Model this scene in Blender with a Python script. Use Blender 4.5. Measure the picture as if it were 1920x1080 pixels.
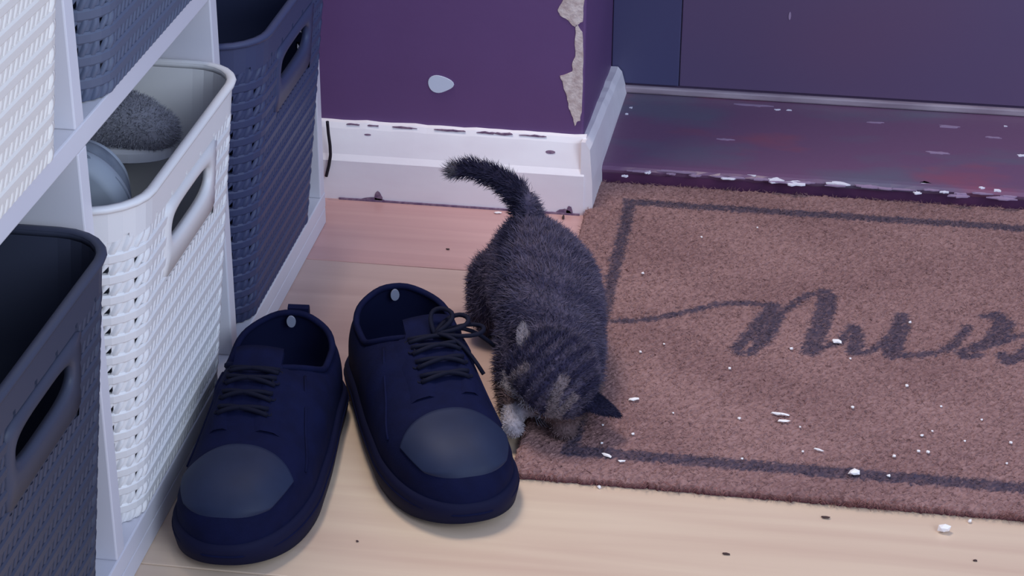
import bpy, bmesh, math, random
import numpy as np
from mathutils import Vector, Matrix
random.seed(7); rng = np.random.default_rng(7)
S = bpy.context.scene
COL = S.collection
for o in list(bpy.data.objects): bpy.data.objects.remove(o)

# ------------------------------------------------------------------ camera
cam_d = bpy.data.cameras.new('camera'); cam = bpy.data.objects.new('camera', cam_d); COL.objects.link(cam)
CR = Vector((0.98881, 0.14904, 0.00543)); CF = Vector((-0.1303, 0.8814, -0.4540)).normalized()
CR = (CR - CF * CR.dot(CF)).normalized(); CU = CR.cross(CF)
CL = Vector((0.3883, -1.6175, 0.75))
cam.matrix_world = Matrix(((CR.x, CU.x, -CF.x, CL.x), (CR.y, CU.y, -CF.y, CL.y), (CR.z, CU.z, -CF.z, CL.z), (0, 0, 0, 1)))
cam_d.sensor_width = 36; cam_d.lens = 3900 / 1920 * 36; cam_d.clip_start = 0.01
S.camera = cam

# ------------------------------------------------------------------ world and light
w = bpy.data.worlds.new('world'); S.world = w; w.use_nodes = True
w.node_tree.nodes['Background'].inputs[0].default_value = (0.50, 0.62, 0.96, 1)
w.node_tree.nodes['Background'].inputs[1].default_value = 0.86
def area(name, loc, target, size, power, col):
    d = bpy.data.lights.new(name, 'AREA'); d.shape = 'SQUARE'; d.size = size; d.energy = power; d.color = col
    o = bpy.data.objects.new(name, d); COL.objects.link(o); o.location = loc
    o.rotation_euler = (Vector(target) - Vector(loc)).to_track_quat('-Z', 'Y').to_euler()
    return o
area('ceiling_lamp', (-0.1, -0.15, 1.6), (0.45, -0.5, 0), 0.4, 15.5, (1.0, 0.90, 0.80))
area('cool_fill', (1.7, -2.1, 1.4), (0.2, -0.1, 0.1), 1.2, 31, (0.74, 0.86, 1.0))  # unseen fill, added to brighten walls, door recess and basket fronts
S.view_settings.view_transform = 'Standard'; S.view_settings.look = 'None'
S.view_settings.exposure = 0.0; S.view_settings.gamma = 1.0; S.view_settings.use_curve_mapping = False

# ------------------------------------------------------------------ materials
def lin(c):
    return tuple(((v / 255) / 12.92 if v / 255 <= 0.04045 else ((v / 255 + 0.055) / 1.055) ** 2.4) for v in c)
MATS = {}
def mat(name, c1, rough=0.6, c2=None, scale=(20, 20, 20), detail=4, ramp=(0.35, 0.65), bump=0.0, bscale=200, spec=0.4, c3=None, ramp3=(0.6, 0.7), scale3=(15, 15, 15), sheen=0.0, trans=0.0):
    m = bpy.data.materials.new(name); m.use_nodes = True; MATS[name] = m
    nt = m.node_tree; b = nt.nodes['Principled BSDF']
    b.inputs['Roughness'].default_value = rough; b.inputs['Specular IOR Level'].default_value = spec
    b.inputs['Base Color'].default_value = (*lin(c1), 1)
    if sheen: b.inputs['Sheen Weight'].default_value = sheen
    tc = nt.nodes.new('ShaderNodeTexCoord')
    def noise(sc, det):
        mp = nt.nodes.new('ShaderNodeMapping'); mp.inputs['Scale'].default_value = sc
        nt.links.new(tc.outputs['Object'], mp.inputs[0])
        n = nt.nodes.new('ShaderNodeTexNoise'); n.inputs['Scale'].default_value = 1; n.inputs['Detail'].default_value = det
        nt.links.new(mp.outputs[0], n.inputs['Vector']); return n
    def ramped(n, r):
        q = nt.nodes.new('ShaderNodeMapRange'); q.inputs[1].default_value = r[0]; q.inputs[2].default_value = r[1]
        nt.links.new(n.outputs['Fac'], q.inputs[0]); return q
    last = None
    if c2:
        q = ramped(noise(scale, detail), ramp)
        mx = nt.nodes.new('ShaderNodeMix'); mx.data_type = 'RGBA'
        mx.inputs[6].default_value = (*lin(c1), 1); mx.inputs[7].default_value = (*lin(c2), 1)
        nt.links.new(q.outputs[0], mx.inputs[0]); last = mx
        if c3:
            q3 = ramped(noise(scale3, 5), ramp3)
            m3 = nt.nodes.new('ShaderNodeMix'); m3.data_type = 'RGBA'
            nt.links.new(mx.outputs[2], m3.inputs[6]); m3.inputs[7].default_value = (*lin(c3), 1)
            nt.links.new(q3.outputs[0], m3.inputs[0]); last = m3
        nt.links.new(last.outputs[2], b.inputs['Base Color'])
    if bump:
        n = noise((bscale,) * 3, 3); bp = nt.nodes.new('ShaderNodeBump'); bp.inputs['Strength'].default_value = bump; bp.inputs['Distance'].default_value = 0.001
        nt.links.new(n.outputs['Fac'], bp.inputs['Height']); nt.links.new(bp.outputs[0], b.inputs['Normal'])
    return m
def vcol_mat(name, rough, spec=0.2, bump=0, bscale=600):
    m = mat(name, (128, 128, 128), rough, spec=spec, bump=bump, bscale=bscale)
    a = m.node_tree.nodes.new('ShaderNodeVertexColor'); a.layer_name = 'col'
    m.node_tree.links.new(a.outputs['Color'], m.node_tree.nodes['Principled BSDF'].inputs['Base Color']); return m

mat('white_plastic', (226, 224, 224), 0.42, spec=0.45)
mat('ivory_plastic', (236, 230, 222), 0.45, spec=0.45)
mat('grey_plastic', (92, 100, 122), 0.5, spec=0.35)
mat('charcoal_plastic', (62, 66, 84), 0.5, spec=0.3)
mat('slate_plastic', (62, 68, 100), 0.5, spec=0.3)
mat('rack_white', (222, 220, 226), 0.4, (206, 204, 214), (3, 3, 3))
mat('wall_purple', (104, 74, 120), 0.5, (98, 68, 112), (6, 6, 6), bump=0.15, bscale=120)
mat('wall_plain', (150, 140, 160), 0.7)
mat('plaster', (222, 206, 198), 0.9, (188, 166, 160), (160, 160, 160), 5, bump=0.6, bscale=500)
mat('filler', (205, 212, 226), 0.8)
mat('skirting', (246, 240, 242), 0.4, (236, 226, 230), (9, 9, 25), bump=0.1, bscale=150)
mat('scuff', (104, 78, 108), 0.8, (140, 116, 134), (300, 300, 300))
mat('sill_paint', (114, 82, 110), 0.32, (104, 96, 116), (7, 16, 16), 6, (0.46, 0.62), bump=0.25, bscale=90, c3=(140, 80, 98), ramp3=(0.54, 0.66), scale3=(6, 12, 12))
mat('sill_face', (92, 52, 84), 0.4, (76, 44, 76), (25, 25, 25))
mat('chip_white', (236, 232, 240), 0.5)
mat('chip_highlight_pale', (158, 134, 160), 0.5)
mat('door_paint', (92, 80, 112), 0.35, (104, 78, 106), (2.5, 2.5, 2.5), 2)
mat('door_stile', (76, 74, 108), 0.35)
mat('strip', (176, 160, 168), 0.45, (140, 122, 134), (14, 60, 60))
mat('cord_black', (22, 18, 30), 0.5)
mat('shoe_black', (12, 17, 50), 0.85, (10, 14, 44), (90, 90, 90), bump=0.2, bscale=900, spec=0.12)  # navy base: the bluish haze over black is put into the colour
mat('shoe_leather', (25, 35, 62), 0.6, (22, 31, 57), (60, 60, 60), spec=0.3)
mat('shoe_sole', (16, 18, 46), 0.75, spec=0.15)
mat('shoe_lining', (14, 18, 46), 0.9, spec=0.1)
mat('lace', (9, 11, 32), 0.8, spec=0.2)
mat('tag_grey', (128, 132, 150), 0.6)
mat('sneaker_grey', (122, 130, 142), 0.8, (106, 114, 128), (90, 90, 90))
mat('sneaker_sole', (150, 158, 170), 0.6)
mat('boot_fabric', (128, 128, 140), 0.95)
mat('boot_sole', (206, 206, 212), 0.6)
mat('crumb', (240, 234, 232), 0.7)
mat('crumb_dark', (70, 50, 48), 0.8)
mat('ear_inner', (120, 108, 116), 0.9)
mat('eye', (20, 22, 30), 0.1)
mat('nose', (60, 42, 48), 0.5)
vcol_mat('coir', 0.95, 0.05, 0.6, 700)
vcol_mat('coir_strand', 0.95, 0.05)
vcol_mat('fur', 0.75, 0.12)
vcol_mat('kitten_skin', 0.9, 0.05)

def wood(name, base, dark, off):
    m = bpy.data.materials.new(name); m.use_nodes = True; nt = m.node_tree; b = nt.nodes['Principled BSDF']
    b.inputs['Roughness'].default_value = 0.3; b.inputs['Specular IOR Level'].default_value = 0.5
    tc = nt.nodes.new('ShaderNodeTexCoord'); mp = nt.nodes.new('ShaderNodeMapping')
    mp.inputs['Scale'].default_value = (3.0, 60, 1); mp.inputs['Location'].default_value = off
    nt.links.new(tc.outputs['Object'], mp.inputs[0])
    n = nt.nodes.new('ShaderNodeTexNoise'); n.inputs['Scale'].default_value = 1; n.inputs['Detail'].default_value = 6; n.inputs['Distortion'].default_value = 0.6
    nt.links.new(mp.outputs[0], n.inputs['Vector'])
    mp2 = nt.nodes.new('ShaderNodeMapping'); mp2.inputs['Scale'].default_value = (1.4, 9, 1); mp2.inputs['Location'].default_value = off
    nt.links.new(tc.outputs['Object'], mp2.inputs[0])
    n2 = nt.nodes.new('ShaderNodeTexNoise'); n2.inputs['Detail'].default_value = 3; n2.inputs['Scale'].default_value = 1
    nt.links.new(mp2.outputs[0], n2.inputs['Vector'])
    ad = nt.nodes.new('ShaderNodeMath'); ad.operation = 'ADD'; nt.links.new(n.outputs['Fac'], ad.inputs[0]); nt.links.new(n2.outputs['Fac'], ad.inputs[1])
    q = nt.nodes.new('ShaderNodeMapRange'); q.inputs[1].default_value = 0.75; q.inputs[2].default_value = 1.4; nt.links.new(ad.outputs[0], q.inputs[0])
    mx = nt.nodes.new('ShaderNodeMix'); mx.data_type = 'RGBA'; mx.inputs[6].default_value = (*lin(base), 1); mx.inputs[7].default_value = (*lin(dark), 1)
    nt.links.new(q.outputs[0], mx.inputs[0]); nt.links.new(mx.outputs[2], b.inputs['Base Color']); MATS[name] = m
wood('plank_rose', (204, 160, 154), (182, 136, 132), (0.3, 1.2, 0))
wood('plank_cream', (202, 172, 160), (182, 150, 140), (4.1, 7.7, 0))
wood('plank_honey', (216, 193, 168), (196, 166, 146), (9.3, 3.1, 0))

# ------------------------------------------------------------------ helpers
def V(*a): return np.array(a, float)
class MB:
    def __init__(s): s.v = []; s.f = []
    def add(s, vs, fs):
        n = len(s.v); s.v += [tuple(map(float, p)) for p in vs]; s.f += [tuple(i + n for i in f) for f in fs]
    def box(s, x0, x1, y0, y1, z0, z1):
        s.add([(x0, y0, z0), (x1, y0, z0), (x1, y1, z0), (x0, y1, z0), (x0, y0, z1), (x1, y0, z1), (x1, y1, z1), (x0, y1, z1)],
              [(3, 2, 1, 0), (4, 5, 6, 7), (0, 1, 5, 4), (1, 2, 6, 5), (2, 3, 7, 6), (3, 0, 4, 7)])
    def grid(s, P, closed_u=False, closed_v=False, flip=False):
        P = np.asarray(P, float); nu, nv = P.shape[:2]; fs = []
        for i in range(nu if closed_u else nu - 1):
            for j in range(nv if closed_v else nv - 1):
                a, b, c, d = i * nv + j, ((i + 1) % nu) * nv + j, ((i + 1) % nu) * nv + (j + 1) % nv, i * nv + (j + 1) % nv
                fs.append((d, c, b, a) if flip else (a, b, c, d))
        s.add(P.reshape(-1, 3), fs)
    def tube(s, pts, r, n=8, cap=True, flat=1.0):
        pts = [Vector(p) for p in pts]; rs = r if hasattr(r, '__len__') else [r] * len(pts)
        rings = []; up = None
        for i, p in enumerate(pts):
            t = (pts[min(i + 1, len(pts) - 1)] - pts[max(i - 1, 0)]).normalized()
            if up is None:
                up = Vector((0, 0, 1)) if abs(t.z) < 0.9 else Vector((1, 0, 0))
            a = (up - t * up.dot(t)).normalized(); up = a; b = t.cross(a)
            rings.append([tuple(p + (a * math.cos(k * 2 * math.pi / n) * flat + b * math.sin(k * 2 * math.pi / n)) * rs[i]) for k in range(n)])
        n0 = len(s.v); s.grid(rings, closed_v=True)
        if cap:
            s.f.append(tuple(n0 + k for k in range(n))[::-1]); m = n0 + (len(pts) - 1) * n; s.f.append(tuple(m + k for k in range(n)))
    def prism(s, poly, axis_off):
        """closed polygon (list of 3d points) extruded by vector"""
        n = len(poly); d = V(*axis_off)
        s.add([V(*p) for p in poly] + [V(*p) + d for p in poly], [tuple(range(n))[::-1], tuple(range(n, 2 * n))] + [(i, (i + 1) % n, n + (i + 1) % n, n + i) for i in range(n)])
    def mesh(s, name, m=None, smooth=False, weld=0.0):
        me = bpy.data.meshes.new(name); me.from_pydata(s.v, [], s.f)
        bm = bmesh.new(); bm.from_mesh(me)
        if weld: bmesh.ops.remove_doubles(bm, verts=bm.verts, dist=weld)
        bmesh.ops.recalc_face_normals(bm, faces=bm.faces); bm.to_mesh(me); bm.free()
        if m: me.materials.append(MATS[m])
        if smooth: me.polygons.foreach_set('use_smooth', [True] * len(me.polygons))
        return me
    def build(s, name, m, parent=None, smooth=False, weld=0.0, bevel=0.0):
        return link(name, s.mesh(name, m, smooth, weld), parent, bevel)
def link(name, me, parent=None, bevel=0.0):
    o = bpy.data.objects.new(name, me); COL.objects.link(o)
    if parent:
        o.parent = parent; o.matrix_parent_inverse = Matrix.Identity(4)
    if bevel:
        b = o.modifiers.new('bevel', 'BEVEL'); b.width = bevel; b.segments = 2; b.limit_method = 'ANGLE'
    return o
def tag(o, label=None, cat=None, group=None, kind=None):
    if label: o['label'] = label
    if cat: o['category'] = cat
    if group: o['group'] = group
    if kind: o['kind'] = kind
    return o
def empty(name, loc=(0, 0, 0), rot=(0, 0, 0)):
    o = bpy.data.objects.new(name, None); COL.objects.link(o); o.location = loc; o.rotation_euler = rot; o.empty_display_size = 0.02; return o
def structure(o, label=None, cat=None): return tag(o, label, cat, kind='structure')
def local(parent, pts):
    b = V(*parent.location); return [V(*p) - b for p in pts]

# ------------------------------------------------------------------ floor of planks
fl = MB(); fl.box(-0.42, 1.15, -1.3, 0.40, -0.03, -0.0086); floor = structure(fl.build('floor', 'plank_cream'), 'pale wooden plank floor under shoes and doormat', 'floor')
pm = {}
rows = [(0.084, 0.304), (-0.136, 0.084), (-0.356, -0.136), (-0.576, -0.356), (-0.796, -0.576), (-1.016, -0.796), (-1.236, -1.016)]
kinds = ['plank_rose', 'plank_rose', 'plank_cream', 'plank_honey', 'plank_honey', 'plank_cream', 'plank_honey']
joints = [[-0.42, 0.5, 1.15], [-0.42, 0.72, 1.15], [-0.42, 0.3, 1.15], [-0.42, 0.9, 1.15], [-0.42, 0.45, 1.15], [-0.42, 0.8, 1.15], [-0.42, 0.3, 1.15]]
for (y0, y1), k, js in zip(rows, kinds, joints):
    for a, b in zip(js[:-1], js[1:]):
        p = MB(); p.box(a + 0.0004, b - 0.0004, y0 + 0.0005, y1 - 0.0005, -0.0085, 0.0)
        p.build('plank', k, floor, bevel=0.0007)

# ------------------------------------------------------------------ walls, skirting, door, sill
CX = 0.2095        # outer corner of the back wall
wb = MB(); wb.box(-0.42, CX, 0.0, 0.28, -0.0085, 1.1)
wall_back = structure(wb.build('wall_back', 'wall_purple', bevel=0.002), 'purple painted wall with chipped outer corner', 'wall')
wl = MB(); wl.box(-0.42, -0.345, -1.3, 0.0, -0.0085, 1.1)
structure(wl.build('wall_left', 'wall_plain'), 'plain wall behind the white rack', 'wall')

# irregular chips of bare plaster on the corner, and one filler spot (real thin flakes)
def flake(name, pts, plane, m, parent, thick=0.0008):
    p = MB()
    if plane == 'y': poly = [(x, 0.0, z) for x, z in pts]; off = (0, -thick, 0)
    p.prism(poly, off); return p.build(name, m, parent)
from_px = {}
def wall_pt(px, py):   # a point of the plane y = 0
    d = CF + CR * (px - 960) / 3900 - CU * (py - 540) / 3900
    t = -CL.y / d.y; return (CL + d * t)
def rough(pts, n=4, amp=0.0006):
    out = []
    for i in range(len(pts)):
        a = V(*pts[i]); b = V(*pts[(i + 1) % len(pts)])
        for k in range(n):
            q = a + (b - a) * k / n
            if k: q = q + rng.normal(0, amp, 2)
            out.append(tuple(q))
    return out
def wpts(pp): return [(wall_pt(*p).x, wall_pt(*p).z) for p in pp]
up = [(1054, -60), (1056, 0), (1046, 18), (1050, 28), (1066, 38), (1079, 50), (1083, 46), (1093, 40), (1096, 0), (1097, -60)]
lo = [(1083, 46), (1079, 52), (1078, 75), (1079, 105), (1073, 118), (1073, 134), (1050, 142), (1056, 158), (1063, 180), (1066, 200), (1071, 212), (1075, 222), (1078, 236), (1082, 228), (1088, 226), (1091, 210), (1093, 150), (1094, 100), (1092, 60)]
for nm, pp in (('bare_plaster', up), ('bare_plaster', lo)):
    q = [(min(x, CX - 0.0004), z) for x, z in rough(wpts(pp), 3, 0.00035)]
    o = flake(nm, q, 'y', 'plaster', wall_back); o['label'] = 'bare whitish plaster where purple paint has chipped off'
c = wall_pt(823, 157)
spot = []
for k in range(28):
    a = k * 2 * math.pi / 28; r = 0.0084 * (1 + 0.05 * math.sin(3 * a + 1)); ex = 0.0032 * max(0, math.cos(a)) ** 4
    spot.append((c.x + r * 1.12 * math.cos(a) + ex, c.z + r * 0.92 * math.sin(a)))
o = flake('filler_spot', spot, 'y', 'filler', wall_back, 0.001); o['label'] = 'pale grey filler spot on purple wall'

def skirt_profile(): return [(0.0, 0.0), (-0.017, 0.0), (-0.017, 0.036), (-0.0135, 0.041), (-0.0065, 0.062), (-0.004, 0.0665), (0.0, 0.0675)]
sk = MB(); pr = skirt_profile(); x0, x1 = -0.42, CX + 0.003
nx = 60; ring = []
for i in range(nx + 1):
    x = x0 + (x1 - x0) * i / nx; j = rng.normal(0, 0.00035)
    ring.append([(x + (0 if i < nx else -y * 0.0), y, z + (j if k > 3 else 0)) for k, (y, z) in enumerate(pr)])
sk.grid(ring); sk.f.append(tuple(range(len(pr)))); m = nx * len(pr); sk.f.append(tuple(range(m, m + len(pr))))
base_back = structure(sk.build('baseboard_back', 'skirting'), 'off-white chamfered skirting board under purple wall', 'baseboard')
# worn dark chips along its top edge and at its foot
for (px, py, wx, wz) in ((700, 233, 0.006, 0.0012), (760, 237, 0.012, 0.0011), (845, 242, 0.016, 0.0012), (915, 245, 0.010, 0.0013), (945, 246, 0.009, 0.0016), (1000, 249, 0.012, 0.001), (665, 230, 0.008, 0.001)):
    p = wall_pt(px, py); q = []
    for k in range(14):
        a = k * 2 * math.pi / 14; q.append((p.x + wx * math.cos(a) * rng.uniform(0.6, 1), -0.0058, 0.0655 + 0.6 * wz * math.sin(a) * rng.uniform(0.3, 1.5)))
    b = MB(); b.prism(q, (0, 0.003, 0)); b.build('chip_or_highlight', 'scuff', base_back)
for (px, py, wx, z0, wz) in ((1035, 264, 0.0042, 0.0535, 0.0014), (693, 246, 0.003, 0.058, 0.0008)):
    p = wall_pt(px, py); q = []
    for k in range(12):
        a = k * 2 * math.pi / 12; z = z0 + wz * math.sin(a); q.append((p.x + wx * math.cos(a), -0.0135 + (z - 0.041) / 3 - 0.0004, z))
    b = MB(); b.prism(q, (0, 0.002, 0)); b.build('chip_or_highlight', 'scuff', base_back)
for (x, wx, h) in ((0.035, 0.004, 0.010), (0.030, 0.010, 0.003), (0.196, 0.007, 0.0045), (0.201, 0.003, 0.008)):
    q = [(x + wx * math.cos(a) * rng.uniform(0.7, 1.1), -0.0172, 0.001 + h * max(0, math.sin(a)) * rng.uniform(0.7, 1)) for a in np.linspace(0, math.pi, 10)]
    b = MB(); b.prism(q, (0, -0.0006, 0)); b.build('scuff_mark', 'scuff', base_back)
g = MB(); g.box(-0.0, CX, -0.0185, -0.0165, 0.0, 0.0016); g.build('foot_line', 'scuff', base_back)  # thin darker strip along the skirting foot

# skirting that returns into the door recess, tapering towards the door
rt = MB()
def rsec(y, top, foot, z):
    return [(CX, y, 0), (foot, y, 0), (foot - 0.001, y, z * 0.45), (top + 0.004, y, z * 0.9), (top, y, z), (CX, y, z)]
rr = []
for k in range(15):
    t = k / 14; y = -0.016 + t * 0.240
    z = 0.0665 - 0.022 * t + rng.normal(0, 0.0006)
    rr.append(rsec(y, CX + 0.0035 + 0.003 * t, CX + 0.011 + 0.006 * t, z))
rt.grid(rr, closed_v=True); rt.f.append(tuple(range(6))); rt.f.append(tuple(range(14 * 6, 15 * 6)))
structure(rt.build('baseboard_recess', 'skirting'), 'short white skirting return beside the maroon sill', 'baseboard')
for (y, x, z, r) in ((0.215, 0.2255, 0.040, 0.004), (0.221, 0.217, 0.052, 0.0035), (0.2205, 0.236, 0.046, 0.003), (0.08, 0.229, 0.021, 0.002), (0.05, 0.231, 0.021, 0.003)):
    pass

# maroon painted sill / step
SY0, SY1, SZ = 0.045, 0.226, 0.020
ss = MB(); N = 90
prof = lambda j1, j2: [(SY1 + 0.08, -0.0085), (SY0 + 0.003, -0.0085), (SY0 + 0.003, 0.010), (SY0 + 0.0005 + j1, 0.0145), (SY0 + j1, 0.0168), (SY0 + 0.003 + j2, SZ - 0.0008), (SY0 + 0.008, SZ), (SY1, SZ), (SY1 + 0.08, SZ)]
rings = []
for i in range(N + 1):
    x = CX + (1.15 - CX) * i / N
    rings.append([(x, y, z) for y, z in prof(rng.normal(0, 0.0004), rng.normal(0, 0.0005))])
ss.grid(rings, closed_v=True); ss.f.append(tuple(range(9))); ss.f.append(tuple(range(N * 9, N * 9 + 9)))
sill = structure(ss.build('trim_1', 'sill_paint'), 'worn maroon painted door sill with chipped front edge', 'sill')
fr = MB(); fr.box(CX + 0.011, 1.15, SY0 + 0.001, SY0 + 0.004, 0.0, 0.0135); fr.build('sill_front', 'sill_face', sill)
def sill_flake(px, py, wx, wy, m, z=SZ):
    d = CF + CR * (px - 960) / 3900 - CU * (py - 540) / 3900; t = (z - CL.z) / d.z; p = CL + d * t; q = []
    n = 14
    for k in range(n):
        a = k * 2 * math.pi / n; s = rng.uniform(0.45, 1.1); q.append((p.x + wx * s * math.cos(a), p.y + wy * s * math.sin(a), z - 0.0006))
    b = MB(); b.prism(q, (0, 0, 0.0011)); return b.build('chip_or_highlight', m, sill)
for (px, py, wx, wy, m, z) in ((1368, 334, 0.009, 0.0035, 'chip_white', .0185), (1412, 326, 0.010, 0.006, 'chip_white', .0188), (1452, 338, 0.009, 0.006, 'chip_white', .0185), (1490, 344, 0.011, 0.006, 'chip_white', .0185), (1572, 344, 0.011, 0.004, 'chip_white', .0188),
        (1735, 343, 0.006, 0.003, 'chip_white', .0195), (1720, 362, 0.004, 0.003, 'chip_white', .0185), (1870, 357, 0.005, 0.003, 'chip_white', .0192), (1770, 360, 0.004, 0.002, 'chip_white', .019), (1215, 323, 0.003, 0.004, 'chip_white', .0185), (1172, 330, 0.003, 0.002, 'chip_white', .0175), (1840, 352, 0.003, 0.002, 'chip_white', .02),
        (1880, 372, 0.016, 0.0035, 'chip_highlight_pale', .018), (1800, 368, 0.013, 0.003, 'chip_highlight_pale', .018), (1640, 352, 0.014, 0.002, 'chip_highlight_pale', .0185), (1270, 322, 0.022, 0.002, 'chip_highlight_pale', .0187), (1340, 320, 0.012, 0.0025, 'chip_highlight_pale', .0190),
        (1415, 198, 0.020, 0.003, 'chip_highlight_pale', SZ), (1458, 206, 0.003, 0.002, 'chip_white', SZ), (1480, 207, 0.003, 0.0015, 'chip_white', SZ), (1780, 238, 0.014, 0.003, 'chip_highlight_pale', SZ), (1885, 237, 0.002, 0.0015, 'chip_white', SZ), (1760, 287, 0.012, 0.003, 'chip_highlight_pale', SZ), (1860, 258, 0.009, 0.002, 'chip_highlight_pale', SZ), (1360, 262, 0.008, 0.002, 'chip_highlight_pale', SZ), (1640, 230, 0.01, 0.002, 'chip_highlight_pale', SZ), (1915, 292, 0.004, 0.003, 'chip_white', SZ), (1183, 202, 0.002, 0.002, 'chip_white', SZ), (1175, 214, 0.002, 0.002, 'chip_white', SZ)):
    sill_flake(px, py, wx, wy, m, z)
for k in range(16):  # pale worn flakes; the rounded edge's lavender highlight is put into their colour
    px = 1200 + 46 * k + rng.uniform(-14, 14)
    sill_flake(px, 317 + (px - 1137) * 0.0664 + rng.uniform(-2, 3), rng.uniform(0.004, 0.012), rng.uniform(0.0012, 0.0026), 'chip_highlight_pale', 0.0189)
# door behind the sill
DY = SY1
dm = MB(); dm.box(CX + 0.0, 1.15, DY + 0.003, DY + 0.045, 0.0205, 1.1); door = structure(dm.build('door_1', 'door_paint'), 'dark purple painted front door above maroon sill', 'door')
st = MB(); st.box(CX + 0.0005, 0.2737, DY - 0.0005, DY + 0.0028, 0.0275, 1.1); st.build('door_stile', 'door_stile', door, bevel=0.0008)
pn = MB(); pn.box(0.2745, 1.15, DY - 0.0000, DY + 0.0028, 0.0275, 1.1); pn.build('door_panel', 'door_paint', door, bevel=0.0008)
ws = MB(); ws.box(CX + 0.013, 1.15, DY - 0.007, DY - 0.001, 0.0202, 0.0268); structure(ws.build('trim_2', 'strip', bevel=0.0015), 'thin pale weather strip along the bottom of the door', 'weather strip')
nk = MB(); q = []
for k in range(10):
    a = k * 2 * math.pi / 10; q.append((0.3735 + 0.0012 * math.cos(a), DY - 0.0001, 0.1035 + 0.004 * math.sin(a)))
nk.prism(q, (0, -0.0006, 0)); nk.build('chip_or_highlight', 'chip_highlight_pale', door)

# ------------------------------------------------------------------ storage rack
RX = -0.335
rack = tag(empty('shoe_rack', (0, -0.47, 0)), 'white two-tier cubby rack holding five woven baskets', 'shoe rack')
def rbox(name, *b):
    y = 0.47; p = MB(); p.box(b[0], b[1], b[2] + y, b[3] + y, b[4], b[5]); return p.build(name, 'rack_white', rack, bevel=0.001)
Z1, Z2, Z3 = 0.029, 0.297, 0.311
rbox('plinth', RX, -0.0002, -1.14, -0.066, 0.0, 0.0148)
rbox('bottom_shelf', RX, 0.0, -1.14, -0.066, 0.015, Z1)
rbox('middle_shelf', RX, 0.0, -1.14, -0.066, Z2, Z3)
rbox('top_shelf', RX, 0.0, -1.14, -0.066, 0.565, 0.579)
for y0 in (-1.14, -0.8775, -0.6165, -0.3555, -0.081):
    for a, b in ((Z1, Z2), (Z3, 0.565)):
        rbox('upright', RX + 0.006, -0.0003, y0, y0 + 0.0142, a, b)
rbox('back_panel', RX - 0.006, RX, -1.14, -0.066, 0.0, 0.579)

# ------------------------------------------------------------------ woven baskets
BH = 0.225
SEG = []   # columns: (kind, index)
NF, NC, NS = 22, 6, 30
def path(h):
    a = 0.101 + 0.016 * h; b = 0.127 + 0.022 * h; r = 0.024 + 0.009 * h; cx = -0.128
    pts = []   # column boundaries, counter clockwise starting at front face near corner -> along +y
    for k in range(NF): pts.append((cx + b, -a + r + (2 * a - 2 * r) * k / NF, 1, 0))
    for k in range(NC): t = math.pi / 2 * k / NC; pts.append((cx + b - r + r * math.cos(t), a - r + r * math.sin(t), math.cos(t), math.sin(t)))
    for k in range(NS): pts.append((cx + b - r - (2 * b - 2 * r) * k / NS, a, 0, 1))
    for k in range(NC): t = math.pi / 2 + math.pi / 2 * k / NC; pts.append((cx - b + r + r * math.cos(t), a - r + r * math.sin(t), math.cos(t), math.sin(t)))
    for k in range(NF): pts.append((cx - b, a - r - (2 * a - 2 * r) * k / NF, -1, 0))
    for k in range(NC): t = math.pi + math.pi / 2 * k / NC; pts.append((cx - b + r + r * math.cos(t), -a + r + r * math.sin(t), math.cos(t), math.sin(t)))
    for k in range(NS): pts.append((cx - b + r + (2 * b - 2 * r) * k / NS, -a, 0, -1))
    for k in range(NC): t = 1.5 * math.pi + math.pi / 2 * k / NC; pts.append((cx + b - r + r * math.cos(t), -a + r + r * math.sin(t), math.cos(t), math.sin(t)))
    return np.array(pts)
P0, P1 = path(0.0), path(1.0); NCOL = len(P0)
corner = np.zeros(NCOL, bool); ckey = np.full(NCOL, -1)
for s0 in (NF, NF + NC + NS, 2 * NF + 2 * NC + NS, 2 * NF + 3 * NC + 2 * NS): corner[s0:s0 + NC] = True; ckey[s0:s0 + NC] = np.arange(NC)
def bp(s, z, off=0.0):
    h = z / BH; i = int(math.floor(s)) % NCOL; f = s - math.floor(s); j = (i + 1) % NCOL
    A = P0[i] * (1 - h) + P1[i] * h; B = P0[j] * (1 - h) + P1[j] * h; q = A * (1 - f) + B * f
    n = math.hypot(q[2], q[3]); return (q[0] + q[2] / n * off, q[1] + q[3] / n * off, z)
HZ0, HZ1, HY = 0.152, 0.198, 0.055        # smooth plate around the hand slot
hc = [i for i in range(NF) if abs((P1[i, 1] + P1[i + 1, 1]) / 2) < HY]
hs0, hs1 = hc[0], hc[-1] + 1
RZ0, RP, NR = 0.007, 0.01385, 14
band_h = 0.0074
band_meshes = []
for i in range(NR):
    z0 = RZ0 + i * RP
    inplate = z0 + band_h > HZ0 and z0 < HZ1
    b = MB(); rings = []
    sv = np.arange(0, NCOL, 0.5)
    if inplate: sv = np.arange(hs1, NCOL + hs0 + 0.01, 0.5)
    for s in sv:
        rings.append([bp(s, z0 + dz, o) for dz, o in ((0, -0.0008), (0, 0.0005), (0.0014, 0.0016), (band_h - 0.0014, 0.0017), (band_h, 0.0006), (band_h, -0.0008))])
    b.grid(rings, closed_u=not inplate, closed_v=True)
    band_meshes.append(b.mesh('weave_band', 'white_plastic'))
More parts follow.
